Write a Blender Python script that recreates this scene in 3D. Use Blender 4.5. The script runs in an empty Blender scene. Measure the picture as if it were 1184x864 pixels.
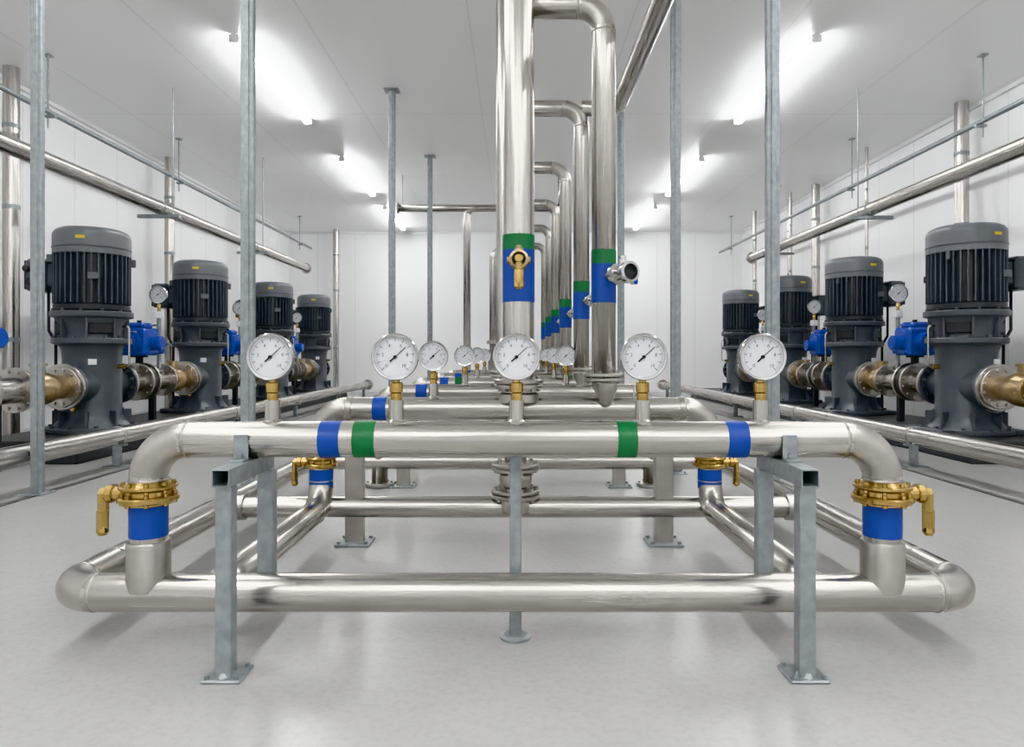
import bpy, math, random
from mathutils import Vector, Matrix
random.seed(3)
scene = bpy.context.scene
coll = scene.collection

# ---------------------------------------------------------------- materials
def new_mat(name):
    m = bpy.data.materials.new(name); m.use_nodes = True
    nt = m.node_tree; b = nt.nodes['Principled BSDF']
    return m, nt, b

def noise_mat(name, c1, c2, scale=8, rough=(0.3, 0.4), metal=0.0, bump=0.0, stretch=(1,1,1), detail=4, coat=0.0, bscale=None):
    m, nt, b = new_mat(name)
    N, L = nt.nodes, nt.links
    tc = N.new('ShaderNodeTexCoord'); mp = N.new('ShaderNodeMapping')
    mp.inputs['Scale'].default_value = stretch
    L.new(tc.outputs['Object'], mp.inputs['Vector'])
    no = N.new('ShaderNodeTexNoise'); no.inputs['Scale'].default_value = scale; no.inputs['Detail'].default_value = detail
    L.new(mp.outputs['Vector'], no.inputs['Vector'])
    cr = N.new('ShaderNodeValToRGB')
    cr.color_ramp.elements[0].position = 0.3; cr.color_ramp.elements[1].position = 0.7
    cr.color_ramp.elements[0].color = (*c1, 1); cr.color_ramp.elements[1].color = (*c2, 1)
    L.new(no.outputs['Fac'], cr.inputs['Fac']); L.new(cr.outputs['Color'], b.inputs['Base Color'])
    mr = N.new('ShaderNodeMapRange')
    mr.inputs['To Min'].default_value = rough[0]; mr.inputs['To Max'].default_value = rough[1]
    L.new(no.outputs['Fac'], mr.inputs['Value']); L.new(mr.outputs['Result'], b.inputs['Roughness'])
    b.inputs['Metallic'].default_value = metal
    b.inputs['Coat Weight'].default_value = coat
    if bump:
        n2 = N.new('ShaderNodeTexNoise'); n2.inputs['Scale'].default_value = bscale or scale*4; n2.inputs['Detail'].default_value = 3
        L.new((mp if stretch!=(1,1,1) else tc).outputs[0 if stretch!=(1,1,1) else 'Object'], n2.inputs['Vector'])
        bp = N.new('ShaderNodeBump'); bp.inputs['Strength'].default_value = bump; bp.inputs['Distance'].default_value = 0.01
        L.new(n2.outputs['Fac'], bp.inputs['Height']); L.new(bp.outputs['Normal'], b.inputs['Normal'])
    return m

MAT = {}
for i,ax in enumerate('XYZ'):
    st=[26.0,26.0,26.0]; st[i]=0.7
    MAT['steel'+ax] = noise_mat('brushed_stainless_'+ax.lower(), (0.40,0.382,0.355), (0.57,0.548,0.515), 1.0, (0.20,0.33), 1.0, 0.09, stretch=tuple(st), bscale=2.5)
MAT['steel2'] = noise_mat('stainless_fitting', (0.39,0.372,0.345), (0.50,0.48,0.45), 9, (0.26,0.37), 1.0, 0.06, bscale=70)
MAT['weld'] = noise_mat('weld_bead', (0.32,0.30,0.275), (0.47,0.45,0.42), 60, (0.35,0.5), 1.0, 0.3, bscale=150)
MAT['galv'] = noise_mat('galvanised_steel', (0.23,0.258,0.268), (0.33,0.362,0.372), 22, (0.38,0.52), 0.45, 0.05)
MAT['brass'] = noise_mat('brass', (0.40,0.27,0.10), (0.56,0.39,0.16), 14, (0.16,0.28), 1.0, 0.05)
MAT['bronze'] = noise_mat('bronze_casting', (0.36,0.26,0.14), (0.52,0.40,0.25), 14, (0.26,0.4), 0.9, 0.1)
MAT['blue'] = noise_mat('blue_tape', (0.0,0.040,0.27), (0.001,0.052,0.32), 8, (0.35,0.45), 0.0)
MAT['green'] = noise_mat('green_tape', (0.0,0.105,0.022), (0.002,0.14,0.032), 8, (0.35,0.45), 0.0)
MAT['bluepaint'] = noise_mat('blue_enamel', (0.001,0.045,0.32), (0.002,0.072,0.43), 6, (0.22,0.32), 0.0)
MAT['pump'] = noise_mat('grey_enamel', (0.070,0.080,0.090), (0.092,0.103,0.115), 4, (0.3,0.42), 0.0, 0.03)
MAT['pumpl'] = noise_mat('light_grey_enamel', (0.105,0.116,0.127), (0.13,0.142,0.153), 4, (0.35,0.45), 0.0)
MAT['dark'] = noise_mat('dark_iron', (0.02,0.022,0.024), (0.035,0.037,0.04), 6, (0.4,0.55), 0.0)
MAT['motor'] = noise_mat('motor_core_dark', (0.024,0.027,0.031), (0.035,0.039,0.044), 6, (0.35,0.45), 0.0)
MAT['fin'] = noise_mat('motor_fin_grey', (0.060,0.069,0.079), (0.078,0.088,0.099), 6, (0.35,0.45), 0.0)
MAT['plinth'] = noise_mat('plinth_paint', (0.035,0.037,0.04), (0.055,0.057,0.06), 3, (0.4,0.55), 0.0)
MAT['channel'] = noise_mat('channel_grate', (0.09,0.09,0.09), (0.15,0.15,0.15), 30, (0.4,0.55), 0.3)
MAT['white'] = noise_mat('white_dial', (0.63,0.65,0.67), (0.67,0.69,0.71), 4, (0.3,0.35), 0.0)
MAT['black'] = noise_mat('black_print', (0.008,0.008,0.008), (0.014,0.014,0.014), 4, (0.5,0.6), 0.0)
MAT['yellow'] = noise_mat('yellow_label', (0.65,0.47,0.03), (0.7,0.52,0.05), 4, (0.5,0.6), 0.0)
MAT['housing'] = noise_mat('white_housing', (0.8,0.8,0.8), (0.85,0.85,0.85), 4, (0.4,0.5), 0.0)
MAT['chrome'] = noise_mat('polished_bezel', (0.48,0.48,0.48), (0.58,0.58,0.58), 4, (0.14,0.22), 1.0)
MAT['red'] = noise_mat('red_label', (0.5,0.02,0.02), (0.6,0.03,0.02), 4, (0.5,0.6), 0.0)
m, nt, b = new_mat('tube_emission')
b.inputs['Base Color'].default_value = (1,1,1,1)
b.inputs['Emission Color'].default_value = (0.985,0.993,1.0,1); b.inputs['Emission Strength'].default_value = 31
MAT['emit'] = m

def panel_mat(name, base, seam, axes, pitch, off, w, rough, nscale=1.5, var=0.03):
    """panelled painted surface: thin seams along given object-space axes"""
    m, nt, b = new_mat(name); N, L = nt.nodes, nt.links
    tc = N.new('ShaderNodeTexCoord'); sp = N.new('ShaderNodeSeparateXYZ'); L.new(tc.outputs['Object'], sp.inputs[0])
    acc = None
    for ax, p, o in zip(axes, pitch, off):
        a = N.new('ShaderNodeMath'); a.operation = 'ADD'; a.inputs[1].default_value = o; L.new(sp.outputs[ax], a.inputs[0])
        d = N.new('ShaderNodeMath'); d.operation = 'DIVIDE'; d.inputs[1].default_value = p; L.new(a.outputs[0], d.inputs[0])
        f = N.new('ShaderNodeMath'); f.operation = 'FRACT'; L.new(d.outputs[0], f.inputs[0])
        l = N.new('ShaderNodeMath'); l.operation = 'LESS_THAN'; l.inputs[1].default_value = w/p; L.new(f.outputs[0], l.inputs[0])
        if acc is None: acc = l
        else:
            mx = N.new('ShaderNodeMath'); mx.operation = 'MAXIMUM'; L.new(acc.outputs[0], mx.inputs[0]); L.new(l.outputs[0], mx.inputs[1]); acc = mx
    no = N.new('ShaderNodeTexNoise'); no.inputs['Scale'].default_value = nscale; L.new(tc.outputs['Object'], no.inputs['Vector'])
    c0 = N.new('ShaderNodeMix'); c0.data_type = 'RGBA'
    c0.inputs['A'].default_value = (*[max(0,x-var) for x in base],1); c0.inputs['B'].default_value = (*[x+var*0.5 for x in base],1)
    L.new(no.outputs['Fac'], c0.inputs['Factor'])
    c1 = N.new('ShaderNodeMix'); c1.data_type = 'RGBA'
    L.new(acc.outputs[0], c1.inputs['Factor']); L.new(c0.outputs['Result'], c1.inputs['A']); c1.inputs['B'].default_value = (*seam,1)
    L.new(c1.outputs['Result'], b.inputs['Base Color']); b.inputs['Roughness'].default_value = rough
    return m
MAT['ceil'] = panel_mat('ceiling_panels', (0.95,0.95,0.95), (0.83,0.83,0.83), ['X','Y'], [1.9,3.9], [0.55,0.7], 0.022, 0.35, var=.01)
MAT['wallx'] = panel_mat('wall_panels_side', (0.93,0.93,0.93), (0.72,0.72,0.72), ['Y'], [1.2], [0.3], 0.014, 0.4, var=.01)
MAT['wally'] = panel_mat('wall_panels_back', (0.93,0.93,0.93), (0.72,0.72,0.72), ['X'], [1.2], [0.3], 0.014, 0.4, var=.01)

# floor: smooth light epoxy
m, nt, b = new_mat('epoxy_floor'); N, L = nt.nodes, nt.links
tc = N.new('ShaderNodeTexCoord')
n1 = N.new('ShaderNodeTexNoise'); n1.inputs['Scale'].default_value = 0.7; n1.inputs['Detail'].default_value = 3
n2 = N.new('ShaderNodeTexNoise'); n2.inputs['Scale'].default_value = 45; n2.inputs['Detail'].default_value = 4
L.new(tc.outputs['Object'], n1.inputs['Vector']); L.new(tc.outputs['Object'], n2.inputs['Vector'])
cr = N.new('ShaderNodeValToRGB'); cr.color_ramp.elements[0].color = (0.425,0.42,0.405,1); cr.color_ramp.elements[1].color = (0.455,0.45,0.435,1)
cr.color_ramp.elements[0].position = .3; cr.color_ramp.elements[1].position = .7
L.new(n1.outputs['Fac'], cr.inputs['Fac'])
cr2 = N.new('ShaderNodeValToRGB'); cr2.color_ramp.elements[0].color = (0.93,0.93,0.93,1); cr2.color_ramp.elements[1].color = (1,1,1,1)
cr2.color_ramp.elements[0].position = .3; cr2.color_ramp.elements[1].position = .55
L.new(n2.outputs['Fac'], cr2.inputs['Fac'])
mxn = N.new('ShaderNodeMix'); mxn.data_type='RGBA'; mxn.blend_type='MULTIPLY'; mxn.inputs['Factor'].default_value=1
L.new(cr.outputs['Color'], mxn.inputs['A']); L.new(cr2.outputs['Color'], mxn.inputs['B'])
L.new(mxn.outputs['Result'], b.inputs['Base Color'])
b.inputs['Roughness'].default_value = 0.27
bp = N.new('ShaderNodeBump'); bp.inputs['Strength'].default_value = 0.15; bp.inputs['Distance'].default_value = 0.003
L.new(n2.outputs['Fac'], bp.inputs['Height']); L.new(bp.outputs['Normal'], b.inputs['Normal'])
MAT['floor'] = m

# ---------------------------------------------------------------- mesh builder
def basis(axis):
    a = Vector(axis).normalized()
    t = Vector((0,0,1)) if abs(a.z) < 0.9 else Vector((1,0,0))
    u = t.cross(a).normalized(); v = a.cross(u).normalized()
    return a, u, v
def steelk(k, d):
    if k != 'steel': return k
    l=[abs(d[0]),abs(d[1]),abs(d[2])]
    return 'steel'+'XYZ'[l.index(max(l))]

class MB:
    def __init__(s): s.v=[]; s.f=[]; s.m=[]; s.s=[]; s.mats=[]
    def mi(s, k):
        if k not in s.mats: s.mats.append(k)
        return s.mats.index(k)
    def face(s, idx, k, sm=False): s.f.append(tuple(idx)); s.m.append(s.mi(k)); s.s.append(sm)
    def ring(s, c, u, v, r, n, ph=0.0):
        b0 = len(s.v)
        for i in range(n):
            a = 2*math.pi*i/n + ph
            s.v.append(tuple(c + u*(r*math.cos(a)) + v*(r*math.sin(a))))
        return list(range(b0, b0+n))
    def lathe(s, prof, o, axis, k, n=32, caps=True):
        """prof = [(r, t)...] along axis"""
        o = Vector(o); a,u,v = basis(axis); k=steelk(k,a)
        prev = None; pd = None
        for i in range(len(prof)-1):
            (r0,t0),(r1,t1) = prof[i], prof[i+1]
            d = Vector((r1-r0, t1-t0))
            if d.length < 1e-7: continue
            d.normalize()
            if prev is not None and pd.dot(d) > 0.82: A = prev
            else: A = s.ring(o+a*t0, u, v, max(r0,1e-5), n)
            B = s.ring(o+a*t1, u, v, max(r1,1e-5), n)
            for j in range(n):
                q = (j+1)%n; s.face((A[j],A[q],B[q],B[j]), k, True)
            prev, pd = B, d
        if caps:
            r,t = prof[0]
            if r > 1e-4: s.face(list(reversed(s.ring(o+a*t,u,v,r,n))), k)
            r,t = prof[-1]
            if r > 1e-4: s.face(s.ring(o+a*t,u,v,r,n), k)
    def cyl(s, p0, p1, r, k, n=24, bev=0.0):
        p0=Vector(p0); p1=Vector(p1); L=(p1-p0).length
        if bev: pr=[(r-bev,0),(r,bev),(r,L-bev),(r-bev,L)]
        else: pr=[(r,0),(r,L)]
        s.lathe(pr, p0, p1-p0, k, n)
    def flange(s, c, axis, r, th, k, nb=8, kb='steel2', n=32):
        c=Vector(c); a,u,v=basis(axis); h=th/2
        s.lathe([(r-0.006,-h),(r,-h+0.005),(r,h-0.005),(r-0.006,h)], c, a, k, n)
        for i in range(nb):
            t=2*math.pi*(i+.5)/nb; p=c+u*(r*.83*math.cos(t))+v*(r*.83*math.sin(t)); br=r*0.085
            s.lathe([(br,-h-br*1.3),(br,h+br*1.3)], p, a, kb, 6)
    def box(s, c, size, k, rot=None, bev=0.0):
        c=Vector(c); hx,hy,hz=[x/2 for x in size]; bev=min(bev,hx*.9,hy*.9,hz*.9)
        def P(x,y,z):
            p=Vector((x,y,z))
            if rot is not None: p = rot @ p
            return tuple(c+p)
        if bev<=0:
            b0=len(s.v)
            for x in(-hx,hx):
                for y in(-hy,hy):
                    for z in(-hz,hz): s.v.append(P(x,y,z))
            for q in((0,1,3,2),(4,6,7,5),(0,4,5,1),(2,3,7,6),(0,2,6,4),(1,5,7,3)): s.face([b0+i for i in q],k)
            return
        idx={}
        for sx in(-1,1):
            for sy in(-1,1):
                for sz in(-1,1):
                    for ax in range(3):
                        q=[sx*(hx-bev),sy*(hy-bev),sz*(hz-bev)]; q[ax]=[sx*hx,sy*hy,sz*hz][ax]
                        idx[(sx,sy,sz,ax)]=len(s.v); s.v.append(P(*q))
        for ax in range(3):
            o=[i for i in range(3) if i!=ax]
            for sg in(-1,1):
                q=[]
                for (a1,a2) in((-1,-1),(1,-1),(1,1),(-1,1)):
                    t=[0,0,0]; t[ax]=sg; t[o[0]]=a1; t[o[1]]=a2; q.append(idx[(*t,ax)])
                if (sg<0) != (ax==1): q.reverse()
                s.face(q,k)
        for ax in range(3):
            o=[i for i in range(3) if i!=ax]
            for a1 in(-1,1):
                for a2 in(-1,1):
                    q=[]
                    for (e,w) in((-1,o[0]),(1,o[0]),(1,o[1]),(-1,o[1])):
                        t=[0,0,0]; t[ax]=e; t[o[0]]=a1; t[o[1]]=a2; q.append(idx[(*t,w)])
                    s.face(q,k)
        for sx in(-1,1):
            for sy in(-1,1):
                for sz in(-1,1): s.face([idx[(sx,sy,sz,a)] for a in range(3)],k)
    def pipe(s, pts, r, k, bend=0.16, n=32, seg=10, weld=True, caps=True):
        pts=[Vector(p) for p in pts]; path=[]; welds=[]
        path.append(pts[0])
        for i in range(1,len(pts)-1):
            p=pts[i]; d0=(pts[i-1]-p).normalized(); d1=(pts[i+1]-p).normalized()
            ang=d0.angle(d1); t=bend/math.tan(ang/2)
            t=min(t,(pts[i-1]-p).length*.98,(pts[i+1]-p).length*.98); R=t*math.tan(ang/2)
            a=p+d0*t; bb=p+d1*t; cen=p+(d0+d1).normalized()*(R/math.sin(ang/2))
            va=a-cen; vb=bb-cen; tot=va.angle(vb); ax=va.cross(vb).normalized()
            for j in range(seg+1): path.append(cen+Matrix.Rotation(tot*j/seg,3,ax)@va)
            welds += [(a,-d0),(bb,d1)]
        path.append(pts[-1])
        tang=[]
        for i in range(len(path)):
            if i==0: t=path[1]-path[0]
            elif i==len(path)-1: t=path[-1]-path[-2]
            else: t=(path[i+1]-path[i]).normalized()+(path[i]-path[i-1]).normalized()
            tang.append(t.normalized())
        a,u,v=basis(tang[0]); rings=[]
        for i,p in enumerate(path):
            if i>0:
                q=tang[i-1].rotation_difference(tang[i]); u=q@u; v=q@v
            rings.append(s.ring(p,u,v,r,n))
        for i,(A,B) in enumerate(zip(rings,rings[1:])):
            d=path[i+1]-path[i]; dn=d.normalized()
            kk=steelk(k,d)
            if k=='steel' and max(abs(dn.x),abs(dn.y),abs(dn.z))<.995: kk='steel2'
            for j in range(n):
                q=(j+1)%n; s.face((A[j],A[q],B[q],B[j]),kk,True)
        if caps:
            s.face(list(reversed(rings[0])),steelk(k,(0,0,1))); s.face(rings[-1],steelk(k,(0,0,1)))
        if weld:
            for p,d in welds: s.lathe([(r*.99,-.008),(r*1.03,-.003),(r*1.03,.003),(r*.99,.008)],p,d,'weld',n,False)
    def merge(s, o, M):
        b0=len(s.v)
        for p in o.v: s.v.append(tuple(M@Vector(p)))
        for f,mi,sm in zip(o.f,o.m,o.s):
            s.face([b0+i for i in f],o.mats[mi],sm)
    def mesh(s,name):
        me=bpy.data.meshes.new(name); me.from_pydata(s.v,[],s.f)
        for k in s.mats: me.materials.append(MAT[k])
        for p,mi,sm in zip(me.polygons,s.m,s.s): p.material_index=mi; p.use_smooth=sm
        me.update(); return me
    def obj(s,name,loc=(0,0,0),parent=None):
        return place(name,s.mesh(name),loc,parent=parent)

def place(name,me,loc=(0,0,0),rz=0.0,parent=None,scale=1.0):
    o=bpy.data.objects.new(name,me); coll.objects.link(o)
    o.location=loc; o.rotation_euler=(0,0,rz); o.scale=(scale,)*3
    if parent: o.parent=parent
    return o

# ---------------------------------------------------------------- room
XW, YB, YF, HC = 7.2, 22.0, -6.0, 5.1
HT = HC-.001
def slab(name,c,size,k):
    b=MB(); b.box((0,0,0),size,k); return b.obj(name,c)
slab('floor',(0,(YB+YF)/2,-0.1),(2*XW+.4,YB-YF+.4,0.2),'floor')
slab('ceiling',(0,(YB+YF)/2,HC+.1),(2*XW+.4,YB-YF+.4,0.2),'ceil')
slab('wall_left',(-XW-.1,(YB+YF)/2,HC/2),(0.2,YB-YF+.4,HC),'wallx')
slab('wall_right',(XW+.1,(YB+YF)/2,HC/2),(0.2,YB-YF+.4,HC),'wallx')
slab('wall_back',(0,YB+.1,HC/2),(2*XW,0.2,HC),'wally')
slab('wall_front',(0,YF-.1,HC/2),(2*XW,0.2,HC),'wally')
slab('baseboard_back',(0,YB-.02,.06),(2*XW,0.04,.12),'housing')
for sgn,nm in((-1,'left'),(1,'right')):
    slab('baseboard_'+nm,(sgn*(XW-.02),(YB+YF)/2,.06),(0.04,YB-YF,.12),'housing')
slab('trim_1',(-XW+.03,(YB+YF)/2,HC-.03),(0.06,YB-YF,.06),'housing')
slab('trim_2',(XW-.03,(YB+YF)/2,HC-.03),(0.06,YB-YF,.06),'housing')
slab('trim_3',(0,YB-.03,HC-.03),(2*XW,.06,.06),'housing')

# ---------------------------------------------------------------- ceiling lights (surface-mounted battens)
lb=MB()
lb.box((0,0,-.02),(.07,3.02,.04),'housing',bev=.006)
lb.box((0,0,-.075),(.115,2.96,.065),'emit',bev=.02)
for y in(-1.495,1.495): lb.box((0,y,-.06),(.125,.03,.10),'housing',bev=.008)
lme=lb.mesh('added_fill_light')
for x in(-3.42,3.66):
    for y in(-3.4,.8,4.9,9.9,15.1,19.6): place('added_fill_light',lme,(x,y,HC))
for x in(-1.2,1.2):  # unseen fill lamps added behind the camera to brighten the front
    for y in(-2.4,): place('added_fill_light',lme,(x,y,HC))

# ---------------------------------------------------------------- gauge
def text_mesh(txt,size):
    cu=bpy.data.curves.new('t','FONT'); cu.body=txt; cu.size=size; cu.align_x='CENTER'; cu.align_y='CENTER'; cu.resolution_u=2
    o=bpy.data.objects.new('t',cu); coll.objects.link(o)
    me=o.to_mesh(); vs=[tuple(v.co) for v in me.vertices]; fs=[tuple(p.vertices) for p in me.polygons]
    o.to_mesh_clear(); bpy.data.objects.remove(o); return vs,fs
def gauge_builder(stem=0.26, R=0.095, stemk='steel'):
    """origin at dial centre axis; stem goes down 'stem' from centre. dial faces -Y"""
    b=MB()
    b.lathe([(R*.85,.028),(R*.93,.026),(R*.95,.0),(R*.95,-.012),(R,-.016),(R*1.01,-.03),(R*.97,-.036),(R*.88,-.034),(R*.87,-.026)],(0,0,0),(0,1,0),'chrome',48,False)
    b.lathe([(R*.86,0),(R*.86,.004)],(0,.026,0),(0,1,0),'chrome',48)
    b.lathe([(R*.89,0),(R*.89,.003)],(0,-.026,0),(0,1,0),'white',48)
    yf=-.0275
    def quad(a,r0,r1,w):
        d=Vector((math.sin(a),0,math.cos(a))); t=Vector((math.cos(a),0,-math.sin(a)))
        b0=len(b.v)
        for r,ww in((r0,-w),(r0,w),(r1,w),(r1,-w)):
            p=d*r+t*ww; b.v.append((p.x,yf,p.z))
        b.face((b0,b0+1,b0+2,b0+3),'black')
    for i in range(51):
        a=math.radians(-135+270*i/50)
        if i%5==0: quad(a,R*.66,R*.82,R*.014)
        else: quad(a,R*.74,R*.82,R*.006)
    for i in range(6):
        a=math.radians(-135+270*i/5); vs,fs=text_mesh(str(2*i),R*.2)
        b0=len(b.v); cx,cz=R*.53*math.sin(a),R*.53*math.cos(a)
        for v in vs: b.v.append((v[0]+cx,yf,v[1]+cz))
        for f in fs: b.face([b0+q for q in f],'black')
    yf=-.030; th=math.radians(228); quad(th,-R*.62,R*.0,R*.018); quad(th,-R*.02,R*.3,R*.035)
    b.lathe([(R*.08,0),(R*.07,-.008)],(0,-.028,0),(0,1,0),'black',16)
    b.lathe([(.014,-R*.9),(.014,-R*1.08),(.024,-R*1.08),(.027,-R*1.12),(.027,-R*1.5),(.02,-R*1.54),(.023,-R*1.56),(.023,-R*1.85)],(0,0,0),(0,0,1),'brass',8)
    b.lathe([(.030,-R*1.85),(.030,-stem+.02),(.038,-stem+.012),(.038,-stem)],(0,0,0),(0,0,1),stemk,24)
    return b
zH, rH = 0.8546, 0.0735
gz=1.19
gme=gauge_builder(gz-(zH+rH-.012)).mesh('pressure_gauge')
for x in(-.99,-.486,.004,.518,.998): place('pressure_gauge',gme,(x,2.82,gz))
for d in(4.4,6.3,8.3,10.3,12.3):
    for x in(-.52,.46):
        if d==4.4 and x>0: continue
        place('pressure_gauge',gme,(x+(.06 if d>5 and x<0 else 0),d,gz))

# ---------------------------------------------------------------- headers
D1=2.82
def tape(b,x0,x1,y,k,r=rH): b.cyl((x0,y,zH),(x1,y,zH),r+.0015,k,40)
XD=1.495; ZL=.2306; rL=.0765
b=MB()
b.pipe([(-XD,D1,.675),(-XD,D1,zH),(XD,D1,zH),(XD,D1,.675)],rH,'steel',.165,40,14)
for x0,x1,k in((-.789,-.705,'blue'),(-.652,-.564,'green'),(.409,.487,'green'),(.85,.934,'blue')): tape(b,x0,x1,D1,k)
for s in(-1,1):
    b.cyl((s*XD,D1,.62),(s*XD,D1,.30),rH-.004,'steel',32)
    b.cyl((s*XD,D1,.592),(s*XD,D1,.462),rH,'blue',40)
    b.lathe([(.079,.246),(.0835,.249),(.0835,.436),(.080,.443),(.068,.444)],(s*XD,D1,0),(0,0,1),'steel2',40)
b.obj('stainless_pipe_header')

b=MB()
BX=1.855; BY=6.3
b.pipe([(-.0,BY,ZL),(-BX,BY,ZL),(-BX,D1,ZL),(BX,D1,ZL),(BX,BY,ZL),(0,BY,ZL)],rL,'steel',.15,40,14,caps=False)
b.cyl((-BX,4.4,ZL),(BX,4.4,ZL),rL-.01,'steel',32)
for s in(-1,1):
    b.lathe([(rL-.01,-.0),(rL+.006,.0),(rL+.006,.05),(rL-.01,.05)],(s*(BX-.09),4.4,ZL),(-s,0,0),'steel2',32)
    for y in(3.2,4.25,4.55): b.lathe([(rL,-.007),(rL*1.03,-.003),(rL*1.03,.003),(rL,.007)],(s*BX,y,ZL),(0,1,0),'weld',32,False)
b.obj('stainless_pipe_base_frame')

def lever_valve(s):
    b=MB()
    b.flange((0,0,.066),(0,0,1),.110,.018,'brass',8,'brass')
    b.lathe([(.080,.025),(.088,.032),(.088,.05),(.080,.058)],(0,0,0),(0,0,1),'brass',32)
    b.flange((0,0,.018),(0,0,1),.116,.024,'brass',8,'brass')
    b.lathe([(.094,-.004),(.094,.008)],(0,0,0),(0,0,1),'brass',32)
    b.lathe([(.094,.074),(.082,.088),(.076,.09)],(0,0,0),(0,0,1),'brass',32)
    b.cyl((s*.08,0,.036),(s*.15,0,.036),.03,'brass',20,.004)
    b.cyl((s*.135,0,.036),(s*.165,0,.036),.040,'brass',6,.004)
    b.cyl((s*.16,0,.036),(s*.195,0,.036),.024,'brass',16,.003)
    b.box((s*.185,0,-.0),(.034,.05,.10),'brass',bev=.012)
    b.box((s*.188,0,-.068),(.044,.044,.10),'brass',bev=.014)
    b.lathe([(.0,-.138),(.016,-.134),(.024,-.12),(.022,-.10)],(s*.188,0,0),(0,0,1),'brass',16)
    b.box((s*.10,0,.036),(.13,.05,.02),'brass',bev=.006)
    return b
vl=lever_valve(-1).mesh('brass_lever_valve'); vr=lever_valve(1).mesh('brass_lever_valve')
place('brass_lever_valve',vl,(-XD,D1,.598)); place('brass_lever_valve',vr,(XD,D1,.598))

# header 2..n
D2=4.4; X2=1.235
b=MB()
b.pipe([(-X2,D1+rL-.01,ZL),(-X2,D2,ZL),(-X2,D2,zH),(X2,D2,zH),(X2,D2,ZL),(X2,D1+rL-.01,ZL)],rH,'steel',.17,36,12)
b.cyl((-.90,D2,zH),(-.815,D2,zH),rH+.0015,'blue',40)
for s in(-1,1):
    b.cyl((s*X2,D2,.475),(s*X2,D2,.352),rH+.0015,'blue',36)
    b.cyl((s*(X2-.2),D2,zH),(s*(X2-.17),D2,zH),rH+.006,'steel2',32)
b.cyl((0,D2,ZL),(0,D2,zH),.07,'steel',28)
b.flange((0,D2,.50),(0,0,1),.15,.022,'steel2',10); b.flange((0,D2,.474),(0,0,1),.15,.022,'steel2',10)
b.flange((0,D2,.335),(0,0,1),.155,.024,'steel2',10); b.flange((0,D2,.305),(0,0,1),.155,.024,'steel2',10)
b.lathe([(.07,.19),(.10,.21),(.11,.24),(.10,.28),(.07,.30)],(0,D2,0),(0,0,1),'steel2',28)
b.lathe([(.07,.35),(.10,.37),(.105,.41),(.10,.44),(.07,.46)],(0,D2,0),(0,0,1),'steel2',28)
b.obj('stainless_pipe_header')
place('brass_lever_valve',vl,(-X2,D2,.485),scale=.9); place('brass_lever_valve',vr,(X2,D2,.485),scale=.9)
ROWS=[6.3,8.3,10.3,12.3]
for i,d in enumerate(ROWS):
    b=MB()
    b.pipe([(-X2,d,.02),(-X2,d,zH),(X2,d,zH),(X2,d,.02)],rH,'steel',.17,28,8)
    b.flange((-X2,d,.02),(0,0,1),.13,.03,'steel2',6); b.flange((X2,d,.02),(0,0,1),.13,.03,'steel2',6)
    for x0,x1,k in((-.9,-.8,'blue'),(-.72,-.62,'green') if i%2 else (.75,.85,'green')): tape(b,x0,x1,d,k)
    b.obj('stainless_pipe_header')
b=MB()
b.box((0,0,(zH-rH+.02)/2+.0),(.115,.07,zH-rH+.02),'steel2',bev=.004)
b.box((0,0,.007),(.22,.20,.014),'galv',bev=.004)
for sx in(-1,1):
    for sy in(-1,1): b.cyl((sx*.085,sy*.075,.01),(sx*.085,sy*.075,.03),.013,'galv',6)
legm=b.mesh('pipe_support_leg')
for d in[D2]+ROWS:
    for x in(-1.02,.94): place('pipe_support_leg',legm,(x,d,0))

# ---------------------------------------------------------------- front stands
def stand(s):
    b=MB(); X=s*1.075; PW=.06
    b.box((X,2.57,.715/2),(PW,PW,.715),'galv',bev=.004)
    b.box((X,2.585,.006),(.145,.145,.012),'galv',bev=.005)
    for sx in(-1,1):
        for sy in(-1,1): b.cyl((X+sx*.054,2.585+sy*.054,.01),(X+sx*.054,2.585+sy*.054,.024),.009,'galv',6)
    b.lathe([(.048,.012),(.036,.03)],(X,2.57,0),(0,0,1),'galv',4,False)
    y0,y1=2.52,2.99; z=.747; h=.033; t=.005
    b.box((X,(y0+y1)/2,z+h-t/2),(2*h,y1-y0,t),'galv'); b.box((X,(y0+y1)/2,z-h+t/2),(2*h,y1-y0,t),'galv')
    b.box((X-h+t/2,(y0+y1)/2,z),(t,y1-y0,2*h-2*t),'galv'); b.box((X+h-t/2,(y0+y1)/2,z),(t,y1-y0,2*h-2*t),'galv')
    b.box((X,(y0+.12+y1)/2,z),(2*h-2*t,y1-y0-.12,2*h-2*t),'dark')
    b.box((X-s*.022,2.935,(.715+.2)/2),(.066,.06,.715-.2),'galv',bev=.004)
    b.box((X+s*.012,D1-rH-.006,.83),(.058,.008,.105),'galv',bev=.003)
    b.cyl((X+s*.012,D1-rH-.022,.80),(X+s*.012,D1-rH-.004,.80),.011,'galv',6)
    b.box((X+s*.012,D1-rH-.03,.784),(.058,.06,.008),'galv',bev=.002)
    b.obj('pipe_support_stand')
stand(-1); stand(1)
b=MB()
b.box((0,2.935,(zH-.03)/2),(.05,.05,zH-.03),'galv',bev=.004)
b.lathe([(.066,0),(.066,.01),(.05,.016)],(0,2.935,0),(0,0,1),'galv',28)
b.obj('pipe_support_post')

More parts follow.
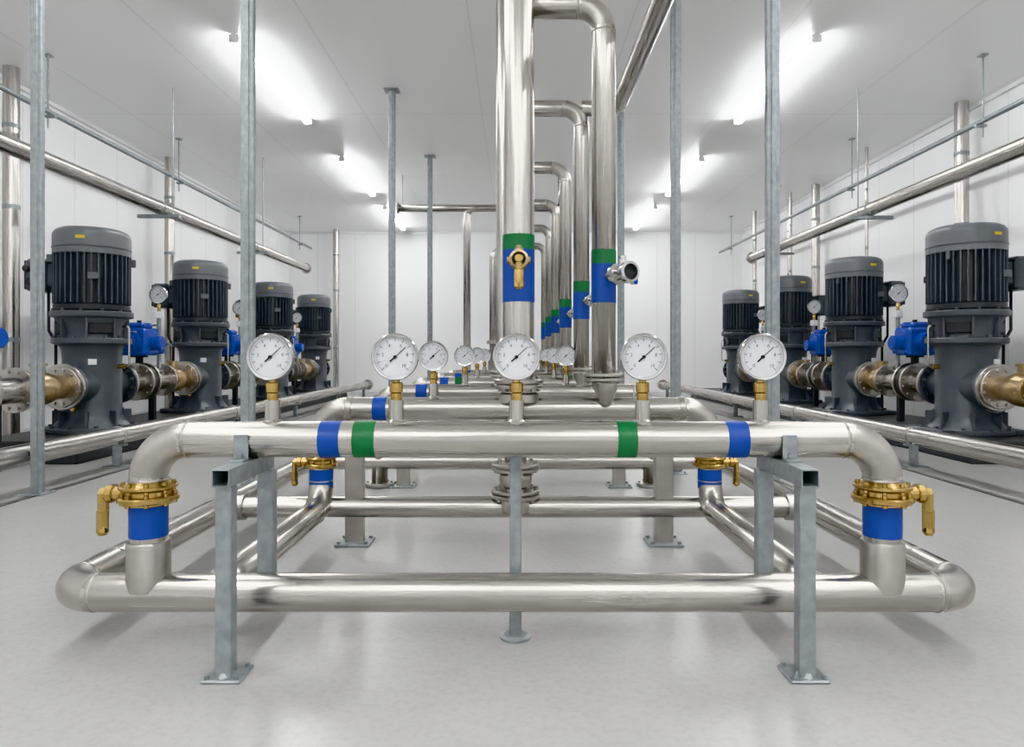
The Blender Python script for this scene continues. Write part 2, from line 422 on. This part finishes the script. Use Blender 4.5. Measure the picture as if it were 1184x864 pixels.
# ---------------------------------------------------------------- strut posts floor->ceiling
def strut(x,y,w=.10):
    b=MB(); dp=.05
    b.box((0,0,HT/2),(w,dp,HT-.002),'galv',bev=.006)
    b.box((0,-dp/2-.004,HT/2),(w*.34,.010,HT-.03),'galv',bev=.003)
    b.box((0,0,.006),(.2,.2,.012),'galv',bev=.004); b.box((0,0,HT-.008),(.22,.2,.016),'galv',bev=.004)
    for sx in(-1,1):
        for sy in(-1,1): b.cyl((sx*.075,sy*.075,.01),(sx*.075,sy*.075,.028),.012,'galv',6)
    b.obj('strut_post',(x,y,0))
for x,y in((-4.11,5.95),(-2.01,5.2),(-1.82,10.2),(-1.68,13.6),(1.93,5.2),(1.62,7.0),(1.6,10.5)): strut(x,y)

# ---------------------------------------------------------------- risers
def tapes_v(b,x,y,r,z0=1.86,z1=1.765,z2=1.52):
    b.cyl((x,y,z0),(x,y,z1),r+.003,'green',36); b.cyl((x,y,z1),(x,y,z2),r+.003,'blue',36)
def base_v(b,x,y,r,zt=1.06):
    b.flange((x,y,zt),(0,0,1),r+.055,.024,'steel2',10); b.flange((x,y,zt-.03),(0,0,1),r+.055,.024,'steel2',10)
    b.lathe([(r*1.0,zt-.04),(r*1.0,zt-.07),(r*.5,zH+rH-.01)],(x,y,0),(0,0,1),'steel2',28)
ZA=3.44
b=MB()
b.cyl((.02,D2,1.0),(.02,D2,HT),.099,'steel',48)
tapes_v(b,.02,D2,.099,1.955,1.86,1.53)
b.flange((.02,D2,1.03),(0,0,1),.155,.028,'steel2',12); b.flange((.02,D2,.998),(0,0,1),.155,.028,'steel2',12)
b.lathe([(.11,.99),(.11,.96),(.13,.95),(.13,.90)],(.02,D2,0),(0,0,1),'steel2',36)
b.pipe([(.02,4.45,ZA),(.567,4.45,ZA),(.567,4.45,1.05)],.077,'steel',.17,36,12)
tapes_v(b,.567,4.45,.077,1.867,1.778,1.53); base_v(b,.567,4.45,.077,1.07)
b.lathe([(.066,1.02),(.066,.985),(.048,.93),(.03,.892),(.012,.878),(.0,.876)],(.567,4.315,0),(0,0,1),'steel2',28)
b.obj('stainless_riser_pipe')
for i,d in enumerate(ROWS+[14.3]):
    b=MB(); xc=-.1 if i==0 else .03
    b.cyl((xc,d,.9),(xc,d,HT),.075,'steel',32)
    b.pipe([(xc,d,ZA),(.6,d,ZA),(.6,d,1.05)],.072,'steel',.17,28,10)
    tapes_v(b,.6,d,.072); base_v(b,.6,d,.072,1.07); base_v(b,xc,d,.075,1.04)
    if i==0:
        b.pipe([(.6,d,ZA),(.93,d,ZA),(.93,2.2,ZA+.02),(.93,2.2,HT)],.07,'steel',.16,32,10)
    b.obj('stainless_riser_pipe')
b=MB()
b.pipe([(.03,11.3,2.9),(-.36,11.3,2.9),(-.36,11.3,0)],.065,'steel',.15,24,8); b.flange((-.36,11.3,1.4),(0,0,1),.11,.05,'steel2',8)
b.cyl((.03,11.3,0),(.03,11.3,2.96),.065,'steel',24)
b.obj('stainless_riser_pipe')
b=MB()
b.pipe([(-2.55,15,4.37),(1.0,15,4.37)],.08,'steel',.15,28)
b.flange((-2.55,15,4.37),(1,0,0),.12,.04,'steel2',8)
b.pipe([(-.8,15,4.37),(-1.05,15,4.37),(-1.05,15,0)],.08,'steel',.17,28,8)
b.pipe([(1.0,15,4.37),(1.0,15,HT)],.08,'steel',.17,28,8)
b.cyl((-2.45,15,4.37),(-2.45,15,HT),.012,'galv',8)
b.flange((-1.05,15,1.3),(0,0,1),.13,.05,'steel2',8)
b.obj('stainless_crossover_pipe')

def cock(loc,rz,knob='brass',body='bronze'):
    b=MB()
    b.lathe([(.03,0),(.03,-.05),(.045,-.05),(.05,-.055),(.05,-.075),(.04,-.08),(.034,-.09),(.034,-.14),(.044,-.145),(.048,-.15),(.048,-.175),(.036,-.178)],(0,0,0),(0,1,0),body,28,False)
    b.lathe([(.036,-.178),(.030,-.15)],(0,0,0),(0,1,0),body,24,False)
    b.lathe([(.034,0),(.034,.004)],(0,-.155,0),(0,1,0),'dark',24)
    b.cyl((0,-.11,0),(0,-.11,.065),.022,body,16,.003); b.cyl((0,-.11,.06),(0,-.11,.078),.016,body,6)
    b.cyl((-.06,-.10,0),(.06,-.10,0),.02,body,16,.003)
    if knob=='brass':
        b.cyl((0,-.172,.0),(0,-.20,.0),.022,'brass',16,.004)
        b.box((0,-.190,-.045),(.030,.016,.06),'brass',bev=.006)
        b.box((0,-.194,-.105),(.046,.022,.10),'brass',bev=.008)
        b.lathe([(.012,-.16),(.024,-.11),(.018,-.06)],(0,-.19,0),(0,0,1),'brass',14)
    elif knob=='bluecap':
        b.lathe([(.03,-.175),(.046,-.18),(.046,-.205),(.03,-.21)],(0,0,0),(0,1,0),'bluepaint',20)
    return place('brass_drain_cock' if body=='bronze' else 'steel_drain_cock',b.mesh('drain_cock'),loc,rz)
cock((.02,D2-.098,1.77),0).scale=(1.2,1.1,1.15)
cock((.567+.03,4.45-.070,1.70),math.radians(24),'none','chrome').scale=(1.35,1.35,1.35)
o=cock((.567+.070,4.45-.01,1.68),math.radians(80),'bluecap','chrome'); o.scale=(.7,.7,.7)
for d in ROWS: cock((.6+.03,d-.066,1.68),math.radians(30),'none','chrome').scale=(1.1,1.1,1.1)

# ---------------------------------------------------------------- pumps
def pump_mesh():
    b=MB()
    b.lathe([(.49,0),(.50,.01),(.50,.05),(.49,.06),(.43,.06),(.40,.10),(.35,.16),(.33,.22),(.325,.9),(.335,1.0),(.36,1.06),(.43,1.08),(.44,1.09),(.44,1.14),(.43,1.15),(.35,1.15),
             (.34,1.2),(.37,1.34),(.41,1.40),(.45,1.41),(.455,1.42),(.455,1.47),(.445,1.48),(.40,1.48)],(0,0,0),(0,0,1),'pump',48)
    b.box((0,0,.03),(1.04,.7,.06),'pump',bev=.01)
    for r,z,n in((.455,.06,10),(.40,1.15,14),(.42,1.48,12)):
        for i in range(n):
            t=2*math.pi*(i+.5)/n; b.cyl((r*math.cos(t),r*math.sin(t),z),(r*math.cos(t),r*math.sin(t),z+.03),.022,'pump',6)
    for i in range(4):
        t=math.pi/4+i*math.pi/2; R=Matrix.Rotation(t,3,'Z')
        b.box(R@Vector((.345,0,1.27)),(.05,.26,.13),'dark',rot=R,bev=.01)
    for i in range(8):
        t=math.pi/8+i*math.pi/4; R=Matrix.Rotation(t,3,'Z')
        b.box(R@Vector((.375,0,1.28)),(.06,.03,.26),'pump',rot=R,bev=.006)
        b.box(R@Vector((.36,0,.16)),(.14,.03,.2),'pump',rot=R,bev=.006)
    b.lathe([(.40,1.48),(.42,1.50),(.42,1.56),(.355,1.58),(.355,2.2),(.41,2.22)],(0,0,0),(0,0,1),'motor',48)
    for i in range(36):
        t=2*math.pi*i/36; R=Matrix.Rotation(t,3,'Z')
        b.box(R@Vector((.385,0,1.885)),(.08,.018,.62),'fin',rot=R)
    b.lathe([(.395,2.17),(.428,2.18),(.428,2.40),(.42,2.44),(.395,2.475),(.35,2.50),(.25,2.515),(0,2.518)],(0,0,0),(0,0,1),'pumpl',48)
    b.lathe([(.429,2.25),(.434,2.255),(.434,2.27),(.429,2.275)],(0,0,0),(0,0,1),'pump',48,False)
    for sy in(-1,1):
        R=Matrix.Rotation(sy*math.radians(90)+.25,3,'Z')
        b.box(R@Vector((.429,0,2.36)),(.01,.10,.035),'yellow',rot=R)
        b.box(R@Vector((.425,.14,1.9)),(.012,.12,.08),'pumpl',rot=R)
        b.box(R@Vector((.328,.1,.86)),(.01,.09,.07),'housing',rot=R)
    for t in(.6,.6+math.pi):
        R=Matrix.Rotation(t,3,'Z'); b.box(R@Vector((.44,0,2.12)),(.08,.04,.1),'pump',rot=R,bev=.01)
    b.box((-.44,0,1.93),(.14,.26,.28),'pump',bev=.02); b.box((-.60,0,1.93),(.24,.38,.40),'pump',bev=.03)
    b.box((-.73,0,1.93),(.03,.34,.36),'fin',bev=.01)
    b.cyl((-.60,-.18,1.84),(-.60,-.30,1.84),.045,'motor',14,.008); b.cyl((-.66,-.18,2.0),(-.66,-.27,2.0),.04,'motor',14,.008)
    b.box((-.60,-.192,1.98),(.05,.01,.03),'red')
    b.pipe([(-.55,0,1.75),(-.55,0,1.25),(-.46,.0,1.1),(-.46,0,.05)],.018,'dark',.06,10,5,weld=False)
    for s in(-1,1):
        b.lathe([(.24,.22),(.21,.36),(.185,.46),(.185,.52)],(0,0,.57),(0,s,0),'pump',32)
        b.flange((0,s*.535,.57),(0,1,0),.27,.04,'pump',12,'steel2')
        b.flange((0,s*.58,.57),(0,1,0),.27,.035,'steel2',12)
    b.cyl((.0,-.33,.3),(0,-.40,.3),.03,'brass',6)
    b.cyl((.33,0,.8),(.40,0,.8),.03,'brass',6)
    b.pipe([(.40,0,.8),(.46,0,.8),(.46,0,1.3),(.38,0,1.3)],.013,'steel',.04,8,4,weld=False)
    return b.mesh('vertical_pump')
pm=pump_mesh()
PB=.25
LP=[8.67,11.65,15.1,18.2]; RP=[8.45,11.25,13.9,16.9]
XL,XR=-5.3,5.5

def actuated_valve():
    b=MB()
    b.flange((0,-.09,0),(0,1,0),.265,.04,'steel2',12); b.flange((0,.09,0),(0,1,0),.265,.04,'steel2',12)
    b.lathe([(.23,-.065),(.25,-.05),(.25,.05),(.23,.065)],(0,0,0),(0,1,0),'dark',32)
    b.cyl((0,0,.2),(0,0,.38),.05,'dark',16); b.cyl((0,0,.34),(0,0,.37),.11,'dark',16)
    b.box((0,0,.56),(.38,.38,.38),'bluepaint',bev=.035)
    b.box((0,0,.78),(.26,.28,.09),'bluepaint',bev=.03)
    b.cyl((.0,-.34,.56),(0,.34,.56),.12,'bluepaint',24,.02)
    b.cyl((0,-.36,.56),(0,-.33,.56),.07,'bluepaint',20,.01)
    b.cyl((.16,0,.54),(.33,0,.54),.10,'bluepaint',20,.015); b.cyl((-.16,0,.54),(-.33,0,.54),.10,'bluepaint',20,.015)
    for i in range(5): b.lathe([(.12,-.006),(.137,-.006),(.137,.006),(.12,.006)],(0,-.31+i*.025,.56),(0,1,0),'bluepaint',24)
    b.cyl((0,0,.81),(0,0,.86),.03,'dark',12)
    b.box((.0,-.192,.68),(.14,.01,.05),'housing')
    return b.mesh('actuated_butterfly_valve')
avm=actuated_valve()
def spool(y0,y1):
    b=MB(); L=y1-y0
    b.flange((0,0.02,0),(0,1,0),.24,.035,'steel2',12); b.flange((0,L-.02,0),(0,1,0),.24,.035,'steel2',12)
    b.lathe([(.13,.03),(.13,L*.3),(.16,L*.36),(.185,L*.45),(.19,L*.55),(.17,L*.68),(.14,L*.75),(.14,L-.03)],(0,0,0),(0,1,0),'bronze',32)
    b.cyl((0,L*.5,.15),(0,L*.5,.26),.07,'bronze',16,.01); b.cyl((0,L*.5,.25),(0,L*.5,.28),.09,'bronze',8)
    b.flange((0,L*.3,0),(0,1,0),.18,.03,'bronze',8,'bronze')
    return b.mesh('bronze_check_valve')
ZP=PB+.57
def standpipe(x,y,s,hz=2.08):
    b=MB(); g=gauge_builder(.30,.13,'steel')
    b.merge(g,Matrix.Translation((0,0,hz)))
    b.cyl((0,0,ZP+.13),(0,0,hz-.28),.03,'galv',14); b.lathe([(.06,0),(.06,.05),(.04,.06)],(0,0,ZP+.12),(0,0,1),'steel2',16)
    b.box((0,0,hz-.3),(.11,.08,.10),'housing',bev=.01); b.box((0,-.0,1.30),(.13,.10,.18),'bluepaint',bev=.02)
    b.pipe([(0,0,hz-.45),(s*.14,0,hz-.45),(s*.14,0,1.3)],.014,'steel',.05,8,4,weld=False)
    b.obj('gauge_standpipe',(x,y,0))
for X,ps,s in((XL,LP,-1),(XR,RP,1)):
    for d in ps: place('vertical_pump',pm,(X,d,PB),0 if s<0 else math.pi)
    prev=ps[0]-3.05
    for i,d in enumerate(ps):
        va=prev+1.08; place('actuated_butterfly_valve',avm,(X,va,ZP), 0 if s<0 else math.pi)
        y0=va+.6; y1=d-.60
        sme=spool(y0,y1); place('bronze_check_valve',sme,(X,y0,ZP))
        bb=MB(); bb.cyl((X,va+.11,ZP),(X,y0,ZP),.14,'steel',28)
        bb.cyl((X,prev+.6,ZP),(X,va-.11,ZP),.14,'steel',28)
        zb=PB if va+.35>7.7 else 0
        bb.box((X,va+.35,(zb+ZP-.13)/2),(.08,.08,ZP-.13-zb),'dark',bev=.005)
        bb.obj('pump_connecting_pipe')
        if i>0: standpipe(X-s*(.06 if s<0 else 0),prev+1.50,s)
        prev=d
    bb=MB(); bb.pipe([(X,prev+.6,ZP),(X,prev+1.1,ZP),(s*7.19,prev+1.1,ZP)],.13,'steel',.2,28,8); bb.obj('pump_connecting_pipe')
    b=MB(); b.box((0,0,PB/2),(1.25,12.1,PB),'plinth',bev=.015); b.obj('pump_plinth',(X+s*.1,13.6,0))
    b=MB(); b.box((0,0,.004),(.06,19.0,.008),'channel'); b.obj('floor_drain_channel',(s*4.08,11.6,0))

for s in(-1,1):
    b=MB(); x=s*4.26
    b.cyl((x,-1,.33),(x,20,.33),.095,'steel',36)
    y=4.4
    while y<20:
        b.box((x,y,.12),(.07,.07,.24),'galv',bev=.004); b.box((x,y,.006),(.22,.18,.012),'galv'); b.box((x,y,.235),(.2,.06,.02),'galv')
        b.lathe([(.095,-.02),(.102,-.02),(.102,.02),(.095,.02)],(x,y,.33),(0,1,0),'steel2',32)
        y+=3.0
    for y in(3,9.3,15): b.lathe([(.095,-.008),(.099,-.003),(.099,.003),(.095,.008)],(x,y,.33),(0,1,0),'weld',32,False)
    b.flange((x,20,.33),(0,1,0),.15,.04,'steel2',8)
    b.obj('stainless_floor_pipe')
    xo=s*5.2; zo=1.2+(.413 if s<0 else .409)*5.2; ye=17.2 if s<0 else 15.2
    b=MB(); b.cyl((xo,-4,zo),(xo,ye,zo),.095,'steel',32)
    b.flange((xo,ye,zo),(0,1,0),.13,.04,'steel2',8)
    for y in(2.5,6.2,10.1,13.7):
        b.box((xo,y,zo-.13),(.62,.06,.05),'galv',bev=.003)
        for q in((-1,1) if y<7 else (-s,)): b.cyl((xo+q*.2,y,zo-.15),(xo+q*.2,y,HT),.009,'galv',8)
        b.lathe([(.095,-.015),(.1,-.015),(.1,.015),(.095,.015)],(xo,y,zo),(0,1,0),'galv',28)
    b.obj('overhead_stainless_pipe')
    xc=s*6.05; zc=1.2+(.52 if s<0 else .50)*6.05
    b=MB(); b.cyl((xc,-4,zc),(xc,20.5,zc),.036,'galv',14)
    for y in(1.6,5.3,9.0,12.5,16.0,19.5):
        b.cyl((xc+s*.03,y,zc-.2),(xc+s*.03,y,HT),.011,'galv',8); b.box((xc,y,zc-.05),(.14,.05,.03),'galv')
        b.box((xc+s*.03,y,HT-.01),(.09,.09,.02),'galv')
    b.obj('overhead_conduit_pipe')
def vpipe(x,y,r,z1=HT):
    b=MB(); b.cyl((x,y,0),(x,y,z1),r,'steel',28)
    for z in(1.4,3.2,4.3): b.lathe([(r,-.03),(r*1.06,-.03),(r*1.06,.03),(r,.03)],(x,y,z),(0,0,1),'galv',24)
    b.obj('stainless_wall_pipe')
for x,y,r in((-6.85,9.4,.10),(-6.85,13.7,.09),(-6.85,17.6,.085),(6.9,10.7,.10),(6.9,15.9,.09),(6.9,17.4,.06),(-5.6,21.6,.09),(6.6,13.0,.03),(6.6,16.6,.03),(6.5,18.8,.05)):
    vpipe(x,y,r)

# ---------------------------------------------------------------- world, camera
w=bpy.data.worlds.new('world'); scene.world=w; w.use_nodes=True
w.node_tree.nodes['Background'].inputs[0].default_value=(.8,.82,.85,1); w.node_tree.nodes['Background'].inputs[1].default_value=.4
cam=bpy.data.cameras.new('camera'); co=bpy.data.objects.new('camera',cam); coll.objects.link(co)
co.location=(0,0,1.2); co.rotation_euler=(math.pi/2,0,0)
cam.sensor_width=36; cam.lens=800/1184*36; cam.shift_x=-4/1184; cam.shift_y=-22/1184
scene.camera=co
try: scene.view_settings.view_transform='Khronos PBR Neutral'
except Exception: scene.view_settings.view_transform='Standard'
scene.view_settings.exposure=0.68
scene.view_settings.gamma=1.12
